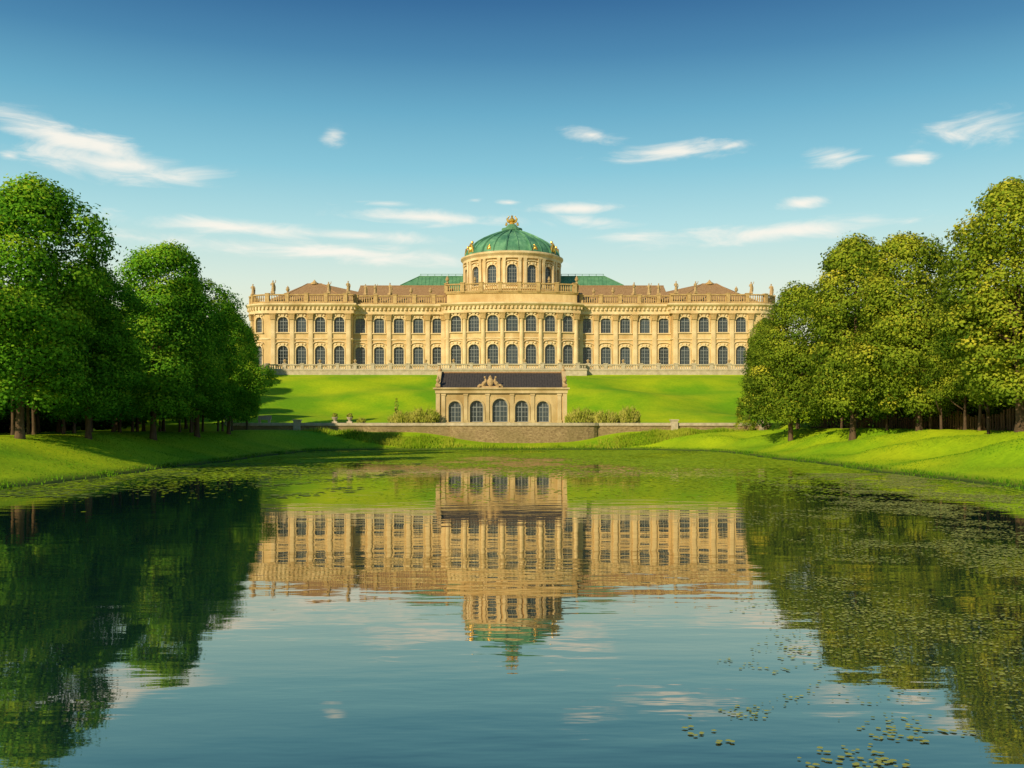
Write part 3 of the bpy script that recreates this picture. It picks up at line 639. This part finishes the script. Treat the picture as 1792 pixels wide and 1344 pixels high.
def stems(o,r,h):
    mb=MB()
    for k in range(7):
        a=k*.9; mb.tube([(0,0,0),(math.cos(a)*r*.3,math.sin(a)*r*.3,h*.4),(math.cos(a)*r*.6,math.sin(a)*r*.6,h*.85)],[.03,.02,.01],5)
    mb.build('stem',M['bark'],o)
def wispy(px,D,r,h,label,n=3000):
    x=X_(px,D); o=empty('shrub',(x,D,h1(x,D)-.05)); tag(o,label,'shrub')
    rr=r*np.sqrt(rng.uniform(0,1,n)); a=rng.uniform(0,2*PI,n); z0=rng.uniform(0,.78,n)*h*(1-.45*(rr/r)**2)*(.78+.22*np.sin(a*3+1))
    pos=np.stack([rr*np.cos(a),rr*np.sin(a)*.7,z0],1); l=rng.uniform(.2,.55,n)
    tip=pos+np.stack([np.cos(a)*.45*l+rng.normal(size=n)*.12,np.sin(a)*.45*l+rng.normal(size=n)*.12,l],1)
    f=bpy.data.objects.new('foliage',blade_mesh('foliage',pos,tip,rng.uniform(.04,.10,n),np.clip(.55+.2*np.sin(a*5)+rng.normal(size=n)*.2,0,1),'leaf_shrub',.3)); C.objects.link(f); f.parent=o; stems(o,r,h)
def shrub(px,D,r,h,seed,label,mat='leaf_shrub',n=24,per=170):
    x=X_(px,D); me=gen_crown('foliage',seed,r=r,z0=0,z1=h,ncl=n,per=per,leaf=(.09,.2),mat=mat,cr=(1.1,2.2),wide=.25,low=.95,power=.8,up=.9,irr=.6,drop=0)
    o=empty('shrub',(x,D,h1(x,D)-.05)); tag(o,label,'shrub'); f=bpy.data.objects.new('foliage',me); C.objects.link(f); f.parent=o; stems(o,r,h)
wispy(740,148.9,2.5,3.1,'yellow green shrub against the left end of the pavilion')
wispy(705,148.9,2.2,2.4,'low spreading shrub left of the pavilion',2400)
shrub(694,149.4,.5,3.9,23,'thin upright sapling left of the pavilion shrubs',n=12,per=40)
wispy(632,148.9,.6,1.0,'tiny bush by itself on the left terrace edge',300)
wispy(1016,148.9,2.3,3.0,'yellow green shrub against the right end of the pavilion')
wispy(1056,148.9,2.3,2.5,'low shrub between the pavilion and the rounded bush',2500)
wispy(1100,149.2,1.7,3.3,'rounded bush standing alone right of the pavilion',2600)
shrub(1305,140,1.9,5.2,28,'leafy bush at the foot of the right tree row nearest the palace',mat='leaf_warm',n=40,per=130)
for px,lab in ((586,'left stone planter with a small plant on the terrace edge'),(612,'right stone planter with a small plant nearer the pavilion')):
    o=empty('planter',(X_(px,148.4),148.4,3.8)); tag(o,lab,'planter')
    m2=MB(); m2.box(-.4,.4,-.4,.4,0,.25); m2.lathe([(.25,.25),(.2,.35),(.45,.75),(.5,.9)],10); m2.build('bowl',M['pale'],o)
    f=bpy.data.objects.new('plant',gen_crown('plant',px,r=.5,z0=.85,z1=1.5,ncl=10,per=50,leaf=(.1,.2),mat='leaf_shrub',cr=(1.3,2.3),up=.9,irr=.6,drop=0)); C.objects.link(f); f.parent=o
FX=41.3
fo=empty('paling_fence',(FX,82,h1(FX,82))); FI=Matrix.Translation((-FX,-82,-h1(FX,82))); tag(fo,'dark brown wooden paling fence behind the right hand trees','fence')
mb=MB(); ra=MB(); D=66.0; pts=[]
while D<136:
    z=h1(FX,D); hh=1.85+rnd.uniform(-.15,.15); mb.obox(FX+rnd.uniform(-.03,.03),D,PI/2,.12,.035,z-.1,z+hh); D+=.5
    pts.append((FX+.08,D,z))
for zz in (.5,1.4): ra.tube([(x,y,z+zz) for x,y,z in pts[::6]],.06,5)
mb.build('palings',M['wood'],fo,FI); ra.build('rails',M['wood'],fo,FI)
for k in range(15):
    D=67+k*4.9; z=h1(FX+.2,D); m2=MB(); m2.box(FX+.1,FX+.3,D-.1,D+.1,z-.2,z+2.1); m2.build('post',M['wood'],fo,FI)
# ------------------------------------------------------------------ grass, reeds, floating plants
def scatter(n,x0,x1,y0,y1,smin,smax):
    x=rng.uniform(x0,x1,n); y=rng.uniform(y0,y1,n); s=psdf(x,y); k=(s>smin)&(s<smax)&(y<144.3); x,y=x[k],y[k]; return np.stack([x,y,H(x,y)-.02],1)
p=scatter(260000,-37,37,38,146,.5,9.5); p=p[:60000]; n=len(p)
blades('grass',p,rng.uniform(.03,.09,n),rng.uniform(.03,.06,n),np.clip(.6+.2*np.sin(p[:,0]*.5+p[:,1]*.3)+rng.normal(size=n)*.12,0,1),'grass_blade','short green grass on the pond banks','grass',.6)
p=scatter(300000,-36,36,35,146,-.5,.7); k=rng.uniform(0,1,len(p))<.2+.6*(np.sin(p[:,1]*.5)+np.sin(p[:,0]*.7)>0.3); p=p[k][:18000]; n=len(p)
blades('shore_grass',p,rng.uniform(.08,.3,n),rng.uniform(.03,.06,n),rng.uniform(0,.6,n),'grass_blade','rough tufted grass along the pond edge','grass')
x=np.concatenate([rng.normal(-15,6,5000),rng.normal(24,6,8000),rng.uniform(-30,34,3000)]); y=rng.uniform(139.5,144.6,len(x)); k=(np.abs(x-2)>10.5)|(y<141.0); k&=(x>-31)&(x<35); x,y=x[k],y[k]
p=np.stack([x,y,H(x,y)-.05],1); n=len(p)
blades('tall_grass',p,rng.uniform(.2,.65,n)*(1+.3*np.sin(x*1.3)),rng.uniform(.04,.09,n),np.clip(.55+.25*np.sin(x*.6)+rng.normal(size=n)*.2,0,1),'reed','tall yellow green grass below the retaining wall','tall grass',.22)
def discs(name,x,y,r,mat,z=.012,sides=7):
    n=len(x); a=np.linspace(0,2*PI,sides,endpoint=False)[None,:]+rng.uniform(0,6.28,n)[:,None]
    rr=r[:,None]*rng.uniform(.7,1.15,(n,sides)); co=np.stack([x[:,None]+rr*np.cos(a),y[:,None]+rr*np.sin(a),np.full((n,sides),z)+rng.uniform(0,.006,(n,1))],-1).reshape(-1,3)
    return np_mesh(name,co,np.arange(n*sides).reshape(n,sides),sides,M[mat])
def fbm(x,y,s):
    return np.sin(x*s+1.7*np.sin(y*s*.6+1))*np.cos(y*s*.8+1.3*np.sin(x*s*.7))+.6*np.sin(x*s*2.3+y*s*1.1+2)*np.cos(y*s*2.7-x*s*.9)+.3*np.sin(x*s*5+1)*np.sin(y*s*5.5)
x=rng.uniform(-28,28,240000); y=rng.uniform(38,139.5,240000); s=psdf(x,y)
f=fbm(x,y*.55,.22)+.4*fbm(x,y,.9)
k=(s<0)&(rng.uniform(0,1,len(x))<np.clip((y-42)/52,0,1)**.8*np.clip(.44+f*.5+.2*np.clip(x/15,-1,1),.05,.92)+.9*np.exp(s/1.6))
k|=(s<0)&(x>9)&(y>62)&(f>.25)&(rng.uniform(0,1,len(x))<.5)
x,y=x[k],y[k]; o=bpy.data.objects.new('duckweed',discs('duckweed',x,y,rng.uniform(.05,.22,len(x))*np.clip(y/85,.5,1.1),'weed',.008)); C.objects.link(o); tag(o,'green duckweed film on the far pond water','duckweed',kind='stuff')
# lily leaves on the right of the pond
x=rng.uniform(3,27,260000); y=12+rng.uniform(0,1,260000)**1.2*58; s=psdf(x,y); f=fbm(x,y*.7,.55)+.5*fbm(x,y,1.6); az=x/y
k=(s<-.1)&(az>.25+.05*np.sin(y*.3))&(az<.62)&(rng.uniform(0,1,len(x))<np.clip(.2+.5*f,0,1)*np.clip((az-.22)*6,0,1)*np.clip((y-11)/8,0,1))
x1,y1=x[k],y[k]
xb=rng.uniform(1.2,8,34000); yb=rng.uniform(9.2,17,34000); f=fbm(xb,yb,1.3)+.6*fbm(xb+3,yb,3.7); az=xb/yb; k=(f>.1)&(az>.19+.05*np.sin(yb*2.1)+.012*(yb-9))&(az<.6)&(rng.uniform(0,1,len(xb))<.13*np.clip(f,0,1.1)); xb,yb=xb[k],yb[k]
x2=np.concatenate([x1,xb]); y2=np.concatenate([y1,yb]); order=np.argsort(y2); x2,y2=x2[order],y2[order]
NP_=120
for i in range(min(NP_,len(x2))):
    me=discs('lily_leaf',np.array([0.0]),np.array([0.0]),np.array([rnd.uniform(.022,.042)]),'pad',0,9)
    o=bpy.data.objects.new('lily_leaf',me); o.location=(x2[i],y2[i],.012); C.objects.link(o); tag(o,'small yellow green leaf floating on the nearest water at lower right','water lily leaf','floating leaves at lower right')
xr,yr=x2[NP_:],y2[NP_:]
o=bpy.data.objects.new('lily_leaves',discs('lily_leaves',xr,yr,rng.uniform(.012,.032,len(xr))*(1+np.maximum(yr-12,0)*.042),'pad')); C.objects.link(o); tag(o,'drifts of floating lily leaves over the right side of the pond','water lily leaves',kind='stuff')
x=rng.uniform(-27,-8,9000); y=rng.uniform(46,90,9000); s=psdf(x,y); f=fbm(x,y*.6,.4); k=(s<0)&(rng.uniform(0,1,len(x))<np.clip(f*.5-.1,0,1)+.8*np.exp(s/2.2)); x,y=x[k],y[k]
o=bpy.data.objects.new('water_weed',discs('water_weed',x,y,rng.uniform(.08,.25,len(x)),'weed_dark')); C.objects.link(o); tag(o,'dark water weed along the left shore of the pond','water weed',kind='stuff')
# ------------------------------------------------------------------ light
EL=math.radians(27); dx,dy=.60,.80; l=math.hypot(dx,dy); dx/=l; dy/=l
sd=Vector((dx*math.cos(EL),dy*math.cos(EL),-math.sin(EL)))
li=bpy.data.lights.new('sun','SUN'); li.energy=5.0; li.angle=math.radians(.6); li.color=(1.0,.83,.55)
lo=bpy.data.objects.new('sun',li); lo.rotation_euler=sd.to_track_quat('-Z','Y').to_euler(); lo.location=(-60,-60,80); C.objects.link(lo)
# ------------------------------------------------------------------ sky
W=bpy.data.worlds.new('World'); S.world=W; W.use_nodes=True; nt=W.node_tree; N=nt.nodes; L=nt.links
bg=N['Background']; STR=.1; bg.inputs['Strength'].default_value=STR
sk=N.new('ShaderNodeTexSky'); sk.sky_type='NISHITA'; sk.sun_disc=False; sk.sun_elevation=EL; sk.sun_rotation=math.atan2(-dx,-dy)%(2*PI); sk.ozone_density=2.0; sk.dust_density=1.0; sk.air_density=1.0
tc=N.new('ShaderNodeTexCoord'); sx=N.new('ShaderNodeSeparateXYZ'); L.new(tc.outputs['Generated'],sx.inputs[0])
def math_(op,a,b=None,c=None):
    m=N.new('ShaderNodeMath'); m.operation=op
    for i,v in enumerate((a,b,c)):
        if v is None: continue
        if isinstance(v,(int,float)): m.inputs[i].default_value=v
        else: L.new(v,m.inputs[i])
    return m.outputs[0]
az=math_('ARCTAN2',sx.outputs['X'],sx.outputs['Y']); el=math_('ARCSINE',sx.outputs['Z'])
rp=N.new('ShaderNodeValToRGB'); e=rp.color_ramp.elements
stops=[(0,(.94,.88,.62)),(.107,(.88,.89,.67)),(.141,(.75,.87,.74)),(.197,(.47,.77,.79)),(.25,(.26,.60,.72)),(.302,(.145,.43,.60)),(.351,(.068,.25,.44)),(.397,(.031,.145,.325)),(.55,(.03,.14,.32)),(1,(.03,.12,.28))]
e[0].position=0; e[0].color=(*stops[0][1],1); e[1].position=1; e[1].color=(*stops[-1][1],1)
for p_,c_ in stops[1:-1]: k=e.new(p_); k.color=(*c_,1)
L.new(sx.outputs['Z'],rp.inputs[0])
sc=N.new('ShaderNodeVectorMath'); sc.operation='SCALE'; L.new(rp.outputs[0],sc.inputs[0]); sc.inputs['Scale'].default_value=1/STR
ms=N.new('ShaderNodeMixRGB'); ms.inputs[0].default_value=.9; L.new(sk.outputs[0],ms.inputs[1]); L.new(sc.outputs[0],ms.inputs[2])
cv=N.new('ShaderNodeCombineXYZ'); L.new(az,cv.inputs[0]); L.new(el,cv.inputs[1])
mp=N.new('ShaderNodeMapping'); mp.inputs['Scale'].default_value=(9,34,1); L.new(cv.outputs[0],mp.inputs['Vector'])
n1=N.new('ShaderNodeTexNoise'); n1.inputs['Scale'].default_value=1.5; n1.inputs['Detail'].default_value=8; n1.inputs['Roughness'].default_value=.62; n1.inputs['Distortion'].default_value=.8; L.new(mp.outputs[0],n1.inputs['Vector'])
clouds=[(100,236,122,17,.2,1.0),(212,288,120,20,.03,1.05),(190,264,75,18,.25,1.0),(583,236,26,15,0,.85),(1036,236,44,11,.12,.95),(1190,265,112,11,-.04,1),(1275,256,45,8,-.2,.8),(1465,275,46,14,0,.85),(1602,276,38,11,-.05,.85),
 (1700,226,105,30,-.1,.6),(1405,355,42,9,-.08,.85),(400,398,165,12,.03,1),(560,440,280,13,.04,1),(745,380,135,11,.03,.95),(630,413,115,10,.03,.8),(1005,365,78,8,.02,.95),(1350,406,170,13,-.03,1.05),(1115,413,80,9,0,.85),
 (16,272,16,7,0,.85),(890,354,22,5,0,.75),(1030,388,95,13,.05,.7),(680,357,60,6,0,.65),(830,350,20,5,0,.6)]
acc=None
for px,py,a,b,t,s in clouds:
    m=N.new('ShaderNodeMapping'); m.vector_type='TEXTURE'
    m.inputs['Location'].default_value=(math.atan((px-896)/F),math.atan((YH-py)/math.hypot(F,px-896)),0); m.inputs['Rotation'].default_value=(0,0,-math.atan(t)); m.inputs['Scale'].default_value=(a/F*1.35,b/F*1.45,1)
    L.new(cv.outputs[0],m.inputs['Vector']); v=N.new('ShaderNodeVectorMath'); v.operation='LENGTH'; L.new(m.outputs[0],v.inputs[0])
    q=math_('MULTIPLY_ADD',v.outputs['Value'],-1.0,s)
    acc=q if acc is None else math_('MAXIMUM',acc,q)
nz=math_('MULTIPLY_ADD',n1.outputs['Fac'],2.2,-1.25)
tot=math_('ADD',acc,nz)
mr=N.new('ShaderNodeMapRange'); mr.interpolation_type='SMOOTHSTEP'; mr.inputs['From Min'].default_value=-.25; mr.inputs['From Max'].default_value=.95; mr.inputs['To Max'].default_value=.92; L.new(tot,mr.inputs['Value'])
mx=N.new('ShaderNodeMixRGB'); L.new(mr.outputs[0],mx.inputs[0]); L.new(ms.outputs[0],mx.inputs[1]); mx.inputs[2].default_value=(.99/STR,.94/STR,.84/STR,1)
L.new(mx.outputs[0],bg.inputs['Color'])
# ------------------------------------------------------------------ camera
cam=bpy.data.cameras.new('camera'); cam.sensor_width=36; cam.lens=F/1792*36; cam.shift_y=(YH-672)/1792; cam.clip_end=12000; cam.clip_start=.1
co=bpy.data.objects.new('camera',cam); co.location=(0,0,CH); co.rotation_euler=(PI/2,0,0); C.objects.link(co); S.camera=co
S.view_settings.view_transform='Standard'; S.view_settings.look='None'; S.view_settings.exposure=0
